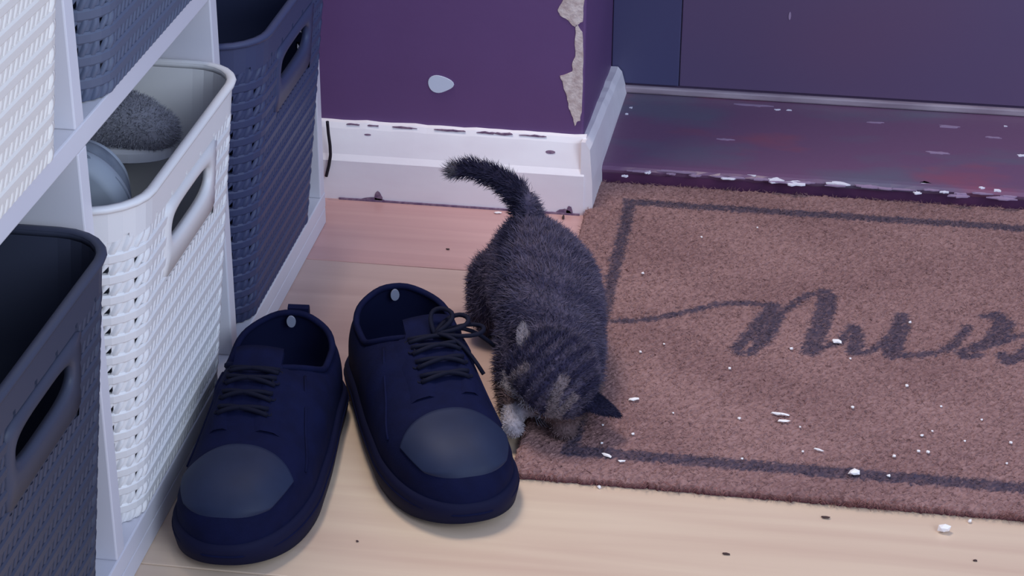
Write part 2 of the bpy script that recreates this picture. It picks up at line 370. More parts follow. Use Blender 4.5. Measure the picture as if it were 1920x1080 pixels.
# twisted strands between the bands
stb = MB(); hole = set()
for i in range(-1, NR):
    z0 = RZ0 + i * RP + band_h if i >= 0 else 0.0; z1 = RZ0 + (i + 1) * RP
    if i == NR - 1: z1 = 0.203
    inplate = z1 > HZ0 and z0 < HZ1
    for c in range(NCOL):
        if inplate and hs0 <= c < hs1: continue
        big = corner[c] and 0 <= i and ckey[c] in (1, 4)
        cc = c
        if big and 0 <= i < NR - 1: hole.add((c, i))
        wv = 0.30 if big else (0.40 if corner[c] else 0.30)
        rows_ = []
        for k in range(5):
            t = k / 4; s = cc + 0.5 + (0.34 if big else 0.22) * math.sin((t - 0.5) * math.pi) ; z = max(0.0003, z0 - 0.0008 + (z1 - z0 + 0.0016) * t)
            o = 0.0003 + (0.0020 if corner[c] else 0.0007) * math.sin(math.pi * (0.15 + 0.7 * t))
            lo_ = -0.0006 if corner[c] else 0.0001
            rows_.append([bp(s - wv, z, lo_), bp(s - wv * 0.6, z, o * 0.75), bp(s + wv * 0.3, z, o), bp(s + wv, z, lo_)])
        stb.grid(rows_)
strand_mesh = stb.mesh('woven_strands', 'white_plastic', smooth=True)
# wall behind the weave (two skins), with the open triangles at the corners
wl_ = MB(); zs = [0.0]
for i in range(NR): zs += [RZ0 + i * RP, RZ0 + i * RP + band_h]
zs += [0.203, BH]
for off in (0.0, -0.0022):
    for r in range(len(zs) - 1):
        gi = (r - 1) // 2 if r % 2 == 0 else None
        gap = (r // 2 - 1) if r % 2 == 0 else None
        for c in range(NCOL):
            if gap is not None and (c, gap) in hole: continue
            if hs0 <= c < hs1 and zs[r + 1] > HZ0 + 0.004 and zs[r] < HZ1 - 0.004: continue
            wl_.add([bp(c, zs[r], off), bp(c + 1, zs[r], off), bp(c + 1, zs[r + 1], off), bp(c, zs[r + 1], off)], [(0, 1, 2, 3)])
bot = [bp(c, 0.0, 0) for c in range(NCOL)]; n0 = len(wl_.v); wl_.v += bot; wl_.f.append(tuple(range(n0, n0 + NCOL)))
bot = [bp(c, 0.003, -0.001) for c in range(NCOL)]; n0 = len(wl_.v); wl_.v += bot; wl_.f.append(tuple(range(n0, n0 + NCOL)))
body_mesh = wl_.mesh('basket_body', 'white_plastic', weld=0.00002)
# top collar with small notches below the rim
tb = MB()
for c in range(NCOL):
    notch = (c % 4 == 1)
    z_lo = 0.2055 if notch else 0.202
    for k in range(2):
        s = c + k * 0.5
        zz = 0.2055 if (notch and k == 0) else 0.202
        tb.add([bp(s, zz, 0.0), bp(s + 0.5, zz, 0.0), bp(s + 0.5, zz, 0.0014), bp(s, zz, 0.0014), bp(s, BH, 0.0), bp(s + 0.5, BH, 0.0), bp(s + 0.5, BH, 0.0014), bp(s, BH, 0.0014)],
               [(0, 1, 2, 3), (3, 2, 6, 7), (0, 4, 5, 1), (0, 3, 7, 4), (1, 5, 6, 2)])
collar_mesh = tb.mesh('basket_collar', 'white_plastic')
rm = MB(); rings = []
for s in np.arange(0, NCOL, 0.5):
    rings.append([bp(s, BH - 0.0035, 0.0012), bp(s, BH - 0.0030, 0.0034), bp(s, BH - 0.001, 0.0040), bp(s, BH + 0.0006, 0.0030), bp(s, BH + 0.0010, 0.0005), bp(s, BH + 0.0005, -0.0018), bp(s, BH - 0.001, -0.0024), bp(s, BH - 0.0035, -0.0022)])
rm.grid(rings, closed_u=True, closed_v=True); rim_mesh = rm.mesh('rim', 'white_plastic', smooth=True)
# smooth plate with the slot
pl = MB(); n = 48; HC = (HZ0 + HZ1) / 2; inn = []; out = []
def face_x(z, off): return -0.128 + 0.127 + 0.022 * z / BH + off
sl, sh = 0.042, 0.0105
for k in range(n):
    a = 2 * math.pi * (k + 0.5) / n; ca, sa = math.cos(a), math.sin(a)
    # slot: stadium
    yy = (sl - sh) * (1 if ca > 0 else -1) + sh * ca if abs(ca) > 0.0 else 0
    t = math.atan2(sa, ca)
    sq = lambda v, p: math.copysign(abs(v) ** p, v)
    inn.append((sl * sq(ca, 0.55), HC + 0.004 + sh * sq(sa, 0.75)))
    yw, zw = abs(P1[hs1, 1]) + 0.0015, (HZ1 - HZ0) / 2 + 0.002
    m_ = max(abs(ca) , abs(sa)); out.append((yw * ca / m_, HC + zw * sa / m_))
Pg = []
for (iy, iz), (oy, oz) in zip(inn, out):
    my, mz = iy + (oy - iy) * 0.25, iz + (oz - iz) * 0.25
    Pg.append([(face_x(iz, -0.0034), iy, iz), (face_x(iz, 0.0012), iy, iz), (face_x(mz, 0.0021), my, mz), (face_x(oz, 0.0016), oy, oz), (face_x(oz, -0.0012), oy, oz), (face_x(mz, -0.0034), my, mz)])
pl.grid(Pg, closed_u=True, closed_v=True); plate_mesh = pl.mesh('handle_plate', 'white_plastic', smooth=True)

def basket(y, z, mname, label, dx=0.0):
    t = tag(empty('woven_basket', (dx, y, z)), label, 'basket', 'woven plastic baskets in the rack')
    parts = [('basket_body', body_mesh, None), ('weave_strand', strand_mesh, 'stuff'), ('collar', collar_mesh, None), ('rim', rim_mesh, None), ('handle', plate_mesh, None)] + [('weave_band', bm_, None) for bm_ in band_meshes]
    for nme, me, kd in parts:
        o = link(nme, me, t); o.material_slots[0].link = 'OBJECT'; o.material_slots[0].material = MATS[mname]
        if kd: o['kind'] = kd
        if nme == 'handle': o['label'] = 'smooth plate with a slotted hand hole'
    return t
YC = [-0.741, -0.480, -0.212]
basket(YC[1], Z1 + 0.0006, 'white_plastic', 'white woven plastic basket holding shoes, lower middle cubby')
basket(YC[0] - 0.002, Z1 + 0.0006, 'charcoal_plastic', 'dark grey woven basket at the bottom left corner, nearest the camera')
basket(YC[2], Z1 + 0.0006, 'slate_plastic', 'dark slate woven basket beside the purple wall, lower far cubby')
basket(YC[0], Z3 + 0.0006, 'ivory_plastic', 'off-white woven basket on the upper shelf at top left', 0.002)
basket(YC[1], Z3 + 0.0006, 'grey_plastic', 'grey woven basket on the upper shelf above the white basket', 0.002)

# ------------------------------------------------------------------ shoes
def interp(t, xs, ys):
    # smooth cubic (Catmull-Rom like) through samples
    xs = np.array(xs); ys = np.array(ys); m = np.gradient(ys, xs); i = int(np.clip(np.searchsorted(xs, t) - 1, 0, len(xs) - 2))
    hh = xs[i + 1] - xs[i]; u = (t - xs[i]) / hh
    return (2 * u ** 3 - 3 * u ** 2 + 1) * ys[i] + (u ** 3 - 2 * u ** 2 + u) * hh * m[i] + (-2 * u ** 3 + 3 * u ** 2) * ys[i + 1] + (u ** 3 - u ** 2) * hh * m[i + 1]
def make_shoe(name, loc, rot, side, label, group, mats, L=0.234, detail=True, tab=False, bow=False, lo=0.0):
    """side +1: big toe on +x local side. Toe points to local -Y; heel at +Y."""
    T = tag(empty(name, loc, rot), label, 'shoe', group)
    um, tm, sm, lm, lc = mats
    Wx, Wy = [0, .12, .3, .45, .6, .72, .85, 1.0], [.0365, .0398, .0398, .0398, .0410, .0425, .0402, .0355]
    Cx, Cy = [0, .25, .5, .7, .85, 1.0], [0, -.001, -.003, .000, .004, .006]
    def W(t):
        e = 1.0
        if t < 0.16: e = math.sqrt(max(0, 1 - ((0.16 - t) / 0.16) ** 2.2))
        if t > 0.78: e = max(0, 1 - ((t - 0.78) / 0.22) ** 2.4) ** (1 / 2.2)
        return max(interp(t, Wx, Wy) * e, 0.0004)
    def Cc(t): return side * interp(t, Cx, Cy)
    def LO(t):
        sm = lambda a, b: (lambda u: u * u * (3 - 2 * u))(min(1, max(0, (t - a) / (b - a))))
        return lo * sm(0.08, 0.40) * (1 - sm(0.58, 0.80))
    def X(t, d): return Cc(t) + d + LO(t) * (1 - min(1.0, (d / (W(t) * 0.97)) ** 2))
    def y_of(t): return L / 2 - t * L
    z0 = 0.022
    def H(t):
        hmain = interp(t, [0, .1, .25, .38, .48, .6, .72, .80, .9, 1.0], [.043, .045, .041, .047, .050, .042, .0355, .0335, .0325, .032])
        if t > 0.80: hmain *= max(0, 1 - ((t - 0.80) / 0.20) ** 2.2) ** 0.5
        return max(hmain, 0.001)
    def OW(t):
        u = (t - 0.215) / 0.190
        return 0.0345 * math.sqrt(max(0, 1 - abs(u) ** 2.3)) if abs(u) < 1 else 0.0
    def zs_(t, d):
        w_ = W(t) * 0.97; n_ = 2.6 if t > 0.5 else 3.4
        return z0 + H(t) * max(0.0, 1 - min(1, abs(d) / w_) ** n_) ** (1 / n_)
    ts = list(0.5 - 0.5 * np.cos(np.linspace(0, math.pi, 61)))
    ts = sorted(set(ts + [0.0255, 0.0275, 0.4025, 0.4045]))
    # upper
    U = MB(); ND = 14
    for sgn in (1, -1):
        g_ = []
        for t in ts:
            w_ = W(t) * 0.97; ow = min(OW(t), w_ * 0.86); row = []
            for j in range(ND + 1):
                a = j / ND; ang = a * math.pi / 2
                d = ow + (w_ - ow) * math.sin(ang) if True else 0
                row.append((X(t, sgn * d), y_of(t), zs_(t, d)))
            row[-1] = (Cc(t) + sgn * w_, y_of(t), z0 - 0.004)
            g_.append(row)
        U.grid(g_)
    U.build('upper', um, T, smooth=True, weld=0.0003)
    # padded collar round the opening
    CP = []
    for a in np.linspace(0, 2 * math.pi, 48, endpoint=False):
        t = 0.215 - 0.190 * math.cos(a); s_ = 1 if math.sin(a) >= 0 else -1
        d = min(OW(t), W(t) * 0.97 * 0.86)
        CP.append((X(t, s_ * d), y_of(t), zs_(t, d) + 0.0005))
    cm = MB(); cm.tube(CP + [CP[0], CP[1]], 0.0024, 8, cap=False); cm.build('collar', um, T, smooth=True)
    # lining and insole
    Li = MB(); g_ = []
    for f_, zf in ((1.0, None), (1.02, 0.6), (1.0, 0.25), (0.93, 0.0)):
        row = []
        for (x, y, z) in CP:
            cy = y_of(0.215); cx = Cc(0.215); zz = z if zf is None else z0 + 0.003 + (z - z0) * zf
            row.append((cx + (x - cx) * f_, cy + (y - cy) * f_, zz))
        g_.append(row)
    Li.grid(g_, closed_v=True); n0 = len(Li.v) - 48; Li.f.append(tuple(range(n0, n0 + 48))); Li.build('lining', lm, T, smooth=True)
    # sole
    So = MB(); rings = []
    loop = [(t, 1) for t in ts] + [(t, -1) for t in ts[::-1]]
    for z, ex in ((0.0, -0.003), (0.002, 0.0005), (0.010, 0.0022), (0.019, 0.0020), (0.0225, 0.0005), (0.0235, -0.003)):
        rings.append([(Cc(t) + s_ * max(0.0, W(t) + ex), y_of(t) + ex * (1 if t < 0.5 else -1) * (abs(t - 0.5) * 2) ** 6, z + (0.006 * max(0, (t - 0.75) / 0.25) ** 2 if z < 0.012 else 0.0)) for t, s_ in loop])
    So.grid(rings, closed_v=True); nn = len(loop); So.f.append(tuple(range(nn))); So.f.append(tuple(range(5 * nn, 6 * nn)))
    So.build('sole', sm, T, smooth=True, weld=0.0002)
    if not detail: return T
    # welt groove line round the sole
    wl2 = MB(); wl2.tube([(Cc(t) + s_ * (W(t) + 0.0018), y_of(t) - (0.0018 if t > .99 else 0), 0.0150) for t, s_ in loop if t > 0.02], 0.0011, 6); wl2.build('welt', um, T, smooth=True)
    # toe cap: a second layer with an arched rear edge
    tc = MB(); g_ = []; ne = 22
    for i in range(ne + 1):
        row = []
        for j in range(-18, 19):
            a = j / 18; fd = 0.88 * math.sin(a * math.pi / 2)
            tcut = 0.725 + 0.11 * abs(fd) ** 2.2; tend = 0.80 + 0.20 * max(0.0, 1 - min(1.0, 0.50 / (1 - abs(fd) ** 2.6) ** (1 / 2.6)) ** 2) ** (1 / 2.2); t = tcut + (tend - tcut) * i / ne
            w_ = W(t) * 0.97; d = w_ * fd; z = zs_(t, d)
            nrm = V(fd * 0.8 * min(1, W(t) / 0.03), 0, math.sqrt(max(0, 1 - (fd * 0.8) ** 2))) + V(0, -0.8 * max(0, (t - 0.85) / 0.15), 0)
            nrm /= np.linalg.norm(nrm); thick = 0.0014 if (0 < i < ne and abs(j) < 18) else -0.0003
            row.append(tuple(V(X(t, d), y_of(t), z) + nrm * thick))
        g_.append(row)
    tc.grid(g_); o = tc.build('toe_cap', tm, T, smooth=True); o['label'] = 'smooth grey-black leather toe cap'
    # eyestays: two flat bands flanking the tongue, seams
    for s_ in (1, -1):
        e = MB(); g_ = []
        for t in np.linspace(0.40, 0.675, 16):
            row = []
            for d in np.linspace(0.0085, 0.0235, 5): row.append((X(t, s_ * d), y_of(t), zs_(t, d) + (0.0016 if 0.009 < d < 0.023 else -0.0002)))
            g_.append(row)
        e.grid(g_); e.build('eyestay', um, T, smooth=True)
    # tongue rising out of the opening
    tg = MB(); g_ = []
    for lay in (0.0, -0.004):
        for t in (np.linspace(0.34, 0.62, 12) if lay == 0 else np.linspace(0.62, 0.34, 12)):
            row = []
            for d in np.linspace(-0.018, 0.018, 9):
                rise = 0.010 * max(0, (0.44 - t) / 0.10)
                zb = zs_(max(t, 0.41), d * 0.6) if t < 0.41 else zs_(t, d)
                row.append((X(max(t, 0.4), d * (1 if t > 0.4 else 0.9)), y_of(t), zb - 0.0006 + rise - 6.0 * d * d * (1 if t < 0.44 else 0) + lay))
            g_.append(row)
    tg.grid(g_, closed_u=True); tg.build('tongue', um, T, smooth=True)
    # laces
    for t in (0.44, 0.495, 0.55, 0.605):
        for tilt in (0.012, -0.012):
            pts = []
            for d in np.linspace(-0.0165, 0.0165, 9):
                tt = t + tilt * d / 0.0165; pts.append((X(tt, d), y_of(tt), zs_(tt, d) + 0.0024 + 0.0012 * (1 - (d / 0.0165) ** 2)))
            la = MB(); la.tube(pts, 0.0017, 6); la.build('lace', lc, T, smooth=True)
    for s_ in (1, -1):
        for t in (0.44, 0.495, 0.55, 0.605):
            ey = MB(); c_ = V(X(t, s_ * 0.0165), y_of(t), zs_(t, 0.0165) + 0.0014)
            ey.tube([tuple(c_ + V(0.0022 * math.cos(a), 0.0022 * math.sin(a), -s_ * 0.0008 * math.cos(a))) for a in np.linspace(0, 2 * math.pi, 11)], 0.0007, 5, cap=False); ey.build('eyelet', lc, T, smooth=True)
    if bow:
        for ang, ln, hgt in bow:
            t0 = 0.43; b0 = V(X(t0, 0), y_of(t0), zs_(t0, 0) + 0.004); dr = V(math.cos(ang), math.sin(ang), 0); pr_ = V(-dr[1], dr[0], 0); pts = []
            for u in np.linspace(0, 1, 17):
                a = 2 * math.pi * u; rr_ = math.sin(math.pi * u)
                pts.append(tuple(b0 + dr * ln * rr_ + pr_ * 0.010 * math.sin(a) * 0.8 + V(0, 0, hgt * math.sin(math.pi * u) - 0.0 * u)))
            la = MB(); la.tube(pts, 0.0017, 6); la.build('lace_loop', lc, T, smooth=True)
        for ang, ln in ((0.2, 0.045), (-0.8, 0.04)):
            b0 = V(X(.43, 0), y_of(.43), zs_(.43, 0) + 0.004); dr = V(math.cos(ang) * side, math.sin(ang), 0)
            la = MB(); la.tube([tuple(b0 + dr * ln * u + V(0, 0, 0.004 * math.sin(u * 3) - 0.02 * u * u)) for u in np.linspace(0, 1, 9)], 0.0015, 6); la.build('lace_end', lc, T, smooth=True)
    # side seam piping
    for s_ in (1, -1):
        pts = [(X(t, s_ * W(t) * 0.97 * f), y_of(t), zs_(t, W(t) * 0.97 * f) + 0.0004) for t, f in zip(np.linspace(0.40, 0.74, 14), np.linspace(0.72, 0.93, 14))]
        pp = MB(); pp.tube(pts, 0.0010, 5); pp.build('seam', um, T, smooth=True)
    # heel: small pale label inside, optional pull tab
    hz = zs_(0.03, 0)
    lb = MB(); y_ = y_of(0.045); q = [(Cc(.04) + 0.0032 * math.cos(a), y_ - 0.0010, hz - 0.004 + 0.0045 * math.sin(a)) for a in np.linspace(0, 2 * math.pi, 16, endpoint=False)]
    lb.prism(q, (0, 0.0012, -0.0)); o = lb.build('size_label', 'tag_grey', T); o['label'] = 'small pale label inside the heel'
    if tab:
        tb_ = MB(); g_ = []
        for xx in np.linspace(-0.0075, 0.0075, 4):
            g_.append([(xx + 0.004, y_of(0.0) - 0.004, hz - 0.006), (xx + 0.004, y_of(0) - 0.004, hz + 0.003), (xx + 0.004, y_of(0) - 0.0005, hz + 0.0045), (xx + 0.004, y_of(0) + 0.0015, hz + 0.002), (xx + 0.004, y_of(0) + 0.0015, hz - 0.010), (xx + 0.004, y_of(0), hz - 0.010)])
        tb_.grid(g_, closed_v=True); tb_.f.append((0, 1, 2, 3, 4, 5)); tb_.f.append((18, 19, 20, 21, 22, 23)); tb_.build('pull_tab', um, T)
    return T
BL = ('shoe_black', 'shoe_leather', 'shoe_sole', 'shoe_lining', 'lace')
make_shoe('shoe', (0.0520, -0.4635, 0), (0, 0, math.radians(4.0)), -1, 'black lace-up shoe next to the rack, with pull tab at heel', 'pair of black shoes on the floor', BL, tab=True, lo=-0.013)
make_shoe('shoe', (0.1495, -0.4035, 0), (0, 0, math.radians(22.5)), 1, 'black lace-up shoe the kitten is sniffing, toe turned right', 'pair of black shoes on the floor', BL, bow=((0.35, 0.026, 0.006), (0.9, 0.016, 0.012), (-0.1, 0.034, 0.002)), lo=0.013)

# light sneaker and furry boot inside the white basket
SN = ('sneaker_grey', 'sneaker_sole', 'sneaker_sole', 'sneaker_grey', 'sneaker_sole')
sn = make_shoe('sneaker', (-0.058, -0.537, 0.150), (math.radians(-76), math.radians(8), math.radians(8)), 1, 'pale grey sneaker standing toe up inside the white basket', 'shoes in the white basket', SN)

make_shoe('dark_shoe', (-0.088, -0.441, 0.1188), (math.radians(-90), 0, 0), 1, 'dark shoe standing on end beneath the fuzzy boot in the white basket', 'shoes in the white basket', BL, L=0.166, detail=False).scale = (0.85, 1.0, 0.72)

def strands(name, pts, nrm, length, width, cols, parent, m, lay=None, jitter=0.5, kind='stuff'):
    n = len(pts); d = nrm + rng.normal(0, jitter, (n, 3)) * 0.5
    if lay is not None: d = d + lay
    d /= np.linalg.norm(d, axis=1)[:, None]
    sd = np.cross(d, rng.normal(0, 1, (n, 3))); sd /= np.linalg.norm(sd, axis=1)[:, None]
    ln = (length * rng.uniform(0.5, 1.15, n))[:, None]
    base = pts - nrm * 0.0004
    bend = rng.normal(0, 0.25, (n, 3))
    mid = base + d * ln * 0.55; tip = base + (d + bend * 0.5) / np.linalg.norm(d + bend * 0.5, axis=1)[:, None] * ln
    wv = sd * width
    v = np.stack([base - wv, base + wv, mid + wv * 0.7, mid - wv * 0.7, tip], 1).reshape(-1, 3)
    me = bpy.data.meshes.new(name); i = np.arange(n)[:, None] * 5
    quads = (i + np.array([0, 1, 2, 3])); tris = (i + np.array([3, 2, 4]))
    loops = np.concatenate([quads, tris], 1).ravel()
    me.vertices.add(n * 5); me.vertices.foreach_set('co', v.ravel())
    me.loops.add(len(loops)); me.loops.foreach_set('vertex_index', loops.astype(np.int32))
    me.polygons.add(2 * n); st_ = np.stack([np.arange(n) * 7, np.arange(n) * 7 + 4], 1).ravel()
    me.polygons.foreach_set('loop_start', st_.astype(np.int32))
    me.update(calc_edges=True)
    a = me.color_attributes.new('col', 'FLOAT_COLOR', 'POINT')
    cc = np.ones((n, 5, 4)); cc[:, :, :3] = cols[:, None, :]; a.data.foreach_set('color', cc.ravel())
    me.materials.append(MATS[m]); o = link(name, me, parent); o['kind'] = kind; return o
def sample(me, n):
    vs = np.zeros(len(me.vertices) * 3); me.vertices.foreach_get('co', vs); vs = vs.reshape(-1, 3)
    me.calc_loop_triangles(); tr = np.zeros(len(me.loop_triangles) * 3, np.int32); me.loop_triangles.foreach_get('vertices', tr); tr = tr.reshape(-1, 3)
    A, B, C_ = vs[tr[:, 0]], vs[tr[:, 1]], vs[tr[:, 2]]; cr = np.cross(B - A, C_ - A); ar = np.linalg.norm(cr, axis=1)
    k = rng.choice(len(tr), n, p=ar / ar.sum()); u = rng.random(n); v_ = rng.random(n); f = u + v_ > 1; u[f] = 1 - u[f]; v_[f] = 1 - v_[f]
    return A[k] + (B - A)[k] * u[:, None] + (C_ - A)[k] * v_[:, None], cr[k] / ar[k][:, None]
def blob_mesh(name, spheres, voxel, smooth_it=6):
    """one continuous body: overlapping spheres / ellipsoids fused by a voxel remesh"""
    bm = bmesh.new()
    for c, r in spheres:
        r = (r, r, r) if not hasattr(r, '__len__') else r
        mt = Matrix.Translation(Vector(c)) @ Matrix.Diagonal((*r, 1))
        bmesh.ops.create_icosphere(bm, subdivisions=3, radius=1.0, matrix=mt)
    me = bpy.data.meshes.new(name); bm.to_mesh(me); bm.free()
    o = bpy.data.objects.new(name, me); COL.objects.link(o)
    r = o.modifiers.new('r', 'REMESH'); r.mode = 'VOXEL'; r.voxel_size = voxel; r.use_smooth_shade = True
    s = o.modifiers.new('s', 'SMOOTH'); s.iterations = smooth_it; s.factor = 0.5
    dg = bpy.context.evaluated_depsgraph_get(); ev = o.evaluated_get(dg); m2 = bpy.data.meshes.new_from_object(ev)
    bpy.data.objects.remove(o); bpy.data.meshes.remove(me); m2.name = name; m2.materials.clear()
    m2.polygons.foreach_set('use_smooth', [True] * len(m2.polygons)); return m2
def chain(pts, rs, n=6):
    out = []
    for (a, ra), (b, rb) in zip(zip(pts[:-1], rs[:-1]), zip(pts[1:], rs[1:])):
        for k in range(n):
            t = k / n; out.append((tuple(V(*a) * (1 - t) + V(*b) * t), ra * (1 - t) + rb * t))
    out.append((pts[-1], rs[-1])); return out
# boot (world-size local coordinates, standing, toe to local +x)
bt = tag(empty('boot', (-0.072, -0.401, 0.208), (0, math.radians(2), math.radians(-4))), 'fuzzy grey boot with white sole inside the white basket', 'boot', 'shoes in the white basket'); bt.scale = (0.85, 0.78, 0.62)
boot_me = blob_mesh('upper', chain([(-0.055, 0, 0.030), (0.0, 0, 0.030), (0.045, 0, 0.024)], [0.031, 0.032, 0.025]) + chain([(-0.05, 0, 0.03), (-0.047, 0, 0.10)], [0.033, 0.036], 8) + chain([(-0.04, 0, 0.05), (0.03, 0, 0.032)], [0.032, 0.028], 6), 0.004)
boot_me.materials.append(MATS['boot_fabric']); link('upper', boot_me, bt)
pts, nr = sample(boot_me, 26000); k_ = pts[:, 2] > 0.012; pts, nr = pts[k_], nr[k_]
g0 = np.array(lin((150, 150, 160))); cols = g0[None] * rng.uniform(0.8, 1.15, (len(pts), 1))
strands('fuzz', pts, nr, 0.0048, 0.00032, cols, bt, 'fur', jitter=0.9)
bs = MB(); rings = []
for z, ex in ((0.0, -0.003), (0.003, 0.001), (0.013, 0.001), (0.016, -0.003)):
    rings.append([(-0.012 + (0.077 + ex) * math.copysign(abs(math.cos(a)) ** 0.8, math.cos(a)), (0.034 + ex) * math.sin(a) * (1 + 0.08 * math.cos(a)), z - 0.003) for a in np.linspace(0, 2 * math.pi, 40, endpoint=False)])
bs.grid(rings, closed_v=True); bs.f.append(tuple(range(40))); bs.f.append(tuple(range(120, 160))); bs.build('sole', 'boot_sole', bt, smooth=False)

# ------------------------------------------------------------------ doormat
MX0, MX1, MY0, MY1, MT = 0.2145, 0.95, -0.4405, 0.0435, 0.0075
def floor_pt(px, py, z=MT):
    d = CF + CR * (px - 960) / 3900 - CU * (py - 540) / 3900; t = (z - CL.z) / d.z; p = CL + d * t; return (p.x, p.y)
def seg_d(X, Y, a, b):
    ax, ay = a; bx, by = b; dx, dy = bx - ax, by - ay; t = np.clip(((X - ax) * dx + (Y - ay) * dy) / (dx * dx + dy * dy + 1e-12), 0, 1)
    return np.hypot(X - ax - t * dx, Y - ay - t * dy)
# printed strokes, lists of (px, py, half width m) read off the mat's own plane
strokes = [
    [(1142, 600, .0018), (1175, 601, .0022), (1230, 596, .0024), (1290, 583, .0026), (1345, 569, .0028), (1400, 567, .0028), (1440, 571, .0026)],
    [(1450, 573, .005), (1440, 590, .008), (1425, 610, .007), (1400, 632, .005), (1382, 650, .004), (1384, 660, .003), (1408, 660, .003), (1428, 640, .006), (1446, 615, .007), (1458, 590, .005), (1480, 575, .003), (1505, 558, .0026), (1522, 549, .0026)],
    [(1545, 546, .004), (1552, 556, .007), (1546, 585, .0075), (1537, 615, .0075), (1526, 640, .0075), (1518, 658, .006)],
    [(1530, 655, .003), (1550, 648, .0022), (1575, 640, .0022), (1590, 622, .0025), (1600, 612, .004), (1606, 630, .006), (1604, 650, .006), (1600, 660, .004), (1625, 660, .002), (1655, 645, .002), (1668, 630, .003)],
    [(1690, 592, .005), (1690, 610, .0065), (1682, 632, .007), (1676, 652, .007), (1672, 664, .006), (1700, 665, .0024), (1730, 664, .002), (1765, 658, .002), (1790, 645, .003), (1805, 628, .004), (1815, 612, .003)],
    [(1845, 592, .003), (1868, 592, .006), (1882, 605, .008), (1876, 625, .008), (1860, 640, .007), (1830, 650, .005), (1800, 660, .004), (1808, 668, .004), (1835, 664, .003)],
    [(1880, 640, .004), (1905, 630, .003), (1925, 628, .003), (1960, 626, .003)],
    [(1882, 665, .005), (1890, 676, .006), (1910, 668, .005), (1930, 650, .005), (1965, 632, .006), (1985, 640, .007), (1980, 662, .007), (2010, 668, .003), (2050, 655, .003)],
]
ST = [[(*floor_pt(px, py), wv) for px, py, wv in s] for s in strokes]
bi = []   # border stripe rectangle
bL, bB, bF = floor_pt(1165, 450)[0], floor_pt(1500, 399)[1], floor_pt(1500, 879)[1]
def print_mask(X, Y):
    m = np.full(X.shape, -1.0)
    for s in ST:
        for a, b in zip(s[:-1], s[1:]):
            dd = seg_d(X, Y, a[:2], b[:2]); hw = np.maximum((a[2] + b[2]) / 2, 0.0036) * 1.06; m = np.maximum(m, hw - dd)
    bw = 0.0062
    m = np.maximum(m, np.where((X > bL - bw) & (X < 0.92), bw - np.abs(Y - bB), -1))
    m = np.maximum(m, np.where((X > bL - bw) & (X < 0.92), bw * 1.1 - np.abs(Y - bF), -1))
    m = np.maximum(m, np.where((Y > bF - bw) & (Y < bB + bw), 0.0052 - np.abs(X - bL), -1))
    m = np.maximum(m, np.where((Y > bF - bw) & (Y < bB + bw), 0.0055 - np.abs(X - 0.92), -1))
    return m
cA, cB, cD = np.array(lin((156, 122, 118))), np.array(lin((126, 95, 94))), np.array(lin((72, 64, 78)))
def mat_col(X, Y):
    mk = print_mask(X, Y) + rng.normal(0, 0.0011, X.shape)
    k = np.clip(mk / 0.0016 + 0.5, 0, 1) * np.clip(0.86 + rng.normal(0, 0.14, X.shape), 0, 1)
    big = 0.5 + 0.25 * np.sin(X * 37 + 3 * np.sin(Y * 21)) + 0.25 * np.sin(Y * 43 + 2 * np.sin(X * 17 + 1))
    t = np.clip(big * 0.5 + rng.normal(0.25, 0.28, X.shape), 0, 1)[..., None]
    base = cA * (1 - t) + cB * t
    return base * (1 - k[..., None]) + cD * k[..., None]
step = 0.0017; xs = np.arange(MX0, 0.70, step); xs = np.append(xs, np.arange(0.705, MX1 + .001, 0.008)); ys = np.arange(MY0, MY1 + 0.0001, step)
XX, YY = np.meshgrid(xs, ys, indexing='ij')
edge = np.minimum.reduce([XX - MX0, YY - MY0, MY1 - YY, MX1 - XX])
ZZ = MT - 0.0006 + rng.normal(0, 0.00045, XX.shape) - 0.0025 * np.exp(-edge / 0.0015)
jx = rng.normal(0, 0.0003, XX.shape); jy = rng.normal(0, 0.0005, XX.shape)
G = np.stack([XX + jx, YY + jy, ZZ], -1); nu, nv = XX.shape
idx = np.arange(nu * nv).reshape(nu, nv)
qd = np.stack([idx[:-1, :-1], idx[1:, :-1], idx[1:, 1:], idx[:-1, 1:]], -1).reshape(-1, 4)
vs = G.reshape(-1, 3); per = np.concatenate([idx[:, 0], idx[-1, 1:], idx[-2::-1, -1], idx[0, -2:0:-1]])
low = vs[per].copy(); low[:, 2] = 0.0003; n0 = len(vs); m_ = len(per)
sq_ = [(int(per[i]), n0 + i, n0 + (i + 1) % m_, int(per[(i + 1) % m_])) for i in range(m_)]
me = bpy.data.meshes.new('backing'); me.from_pydata(np.concatenate([vs, low]).tolist(), [], qd.tolist() + sq_ + [tuple(range(n0, n0 + m_))])
cl_ = np.ones((n0 + m_, 4)); cl_[:n0, :3] = mat_col(XX, YY).reshape(-1, 3); cl_[n0:, :3] = np.array(lin((84, 48, 56)))
ca_ = me.color_attributes.new('col', 'FLOAT_COLOR', 'POINT'); ca_.data.foreach_set('color', cl_.ravel()); me.materials.append(MATS['coir'])
dmat = tag(empty('doormat', (0, 0, 0)), 'brown coir doormat with dark border and script lettering', 'doormat')
link('mat_body', me, dmat)
n = 42000; px_ = rng.uniform(MX0 + .001, 0.66, n); py_ = rng.uniform(MY0 + .001, MY1 - .001, n)
pts = np.stack([px_, py_, np.full(n, MT - 0.0004)], 1)
lay = np.stack([rng.normal(0, 2.2, n), rng.normal(0, 1.0, n), np.zeros(n)], 1)
strands('coir_fibre', pts, np.tile([0, 0, 1.0], (n, 1)), 0.0042, 0.00022, mat_col(px_, py_) * rng.uniform(0.8, 1.25, (n, 1)), dmat, 'coir_strand', lay=lay)
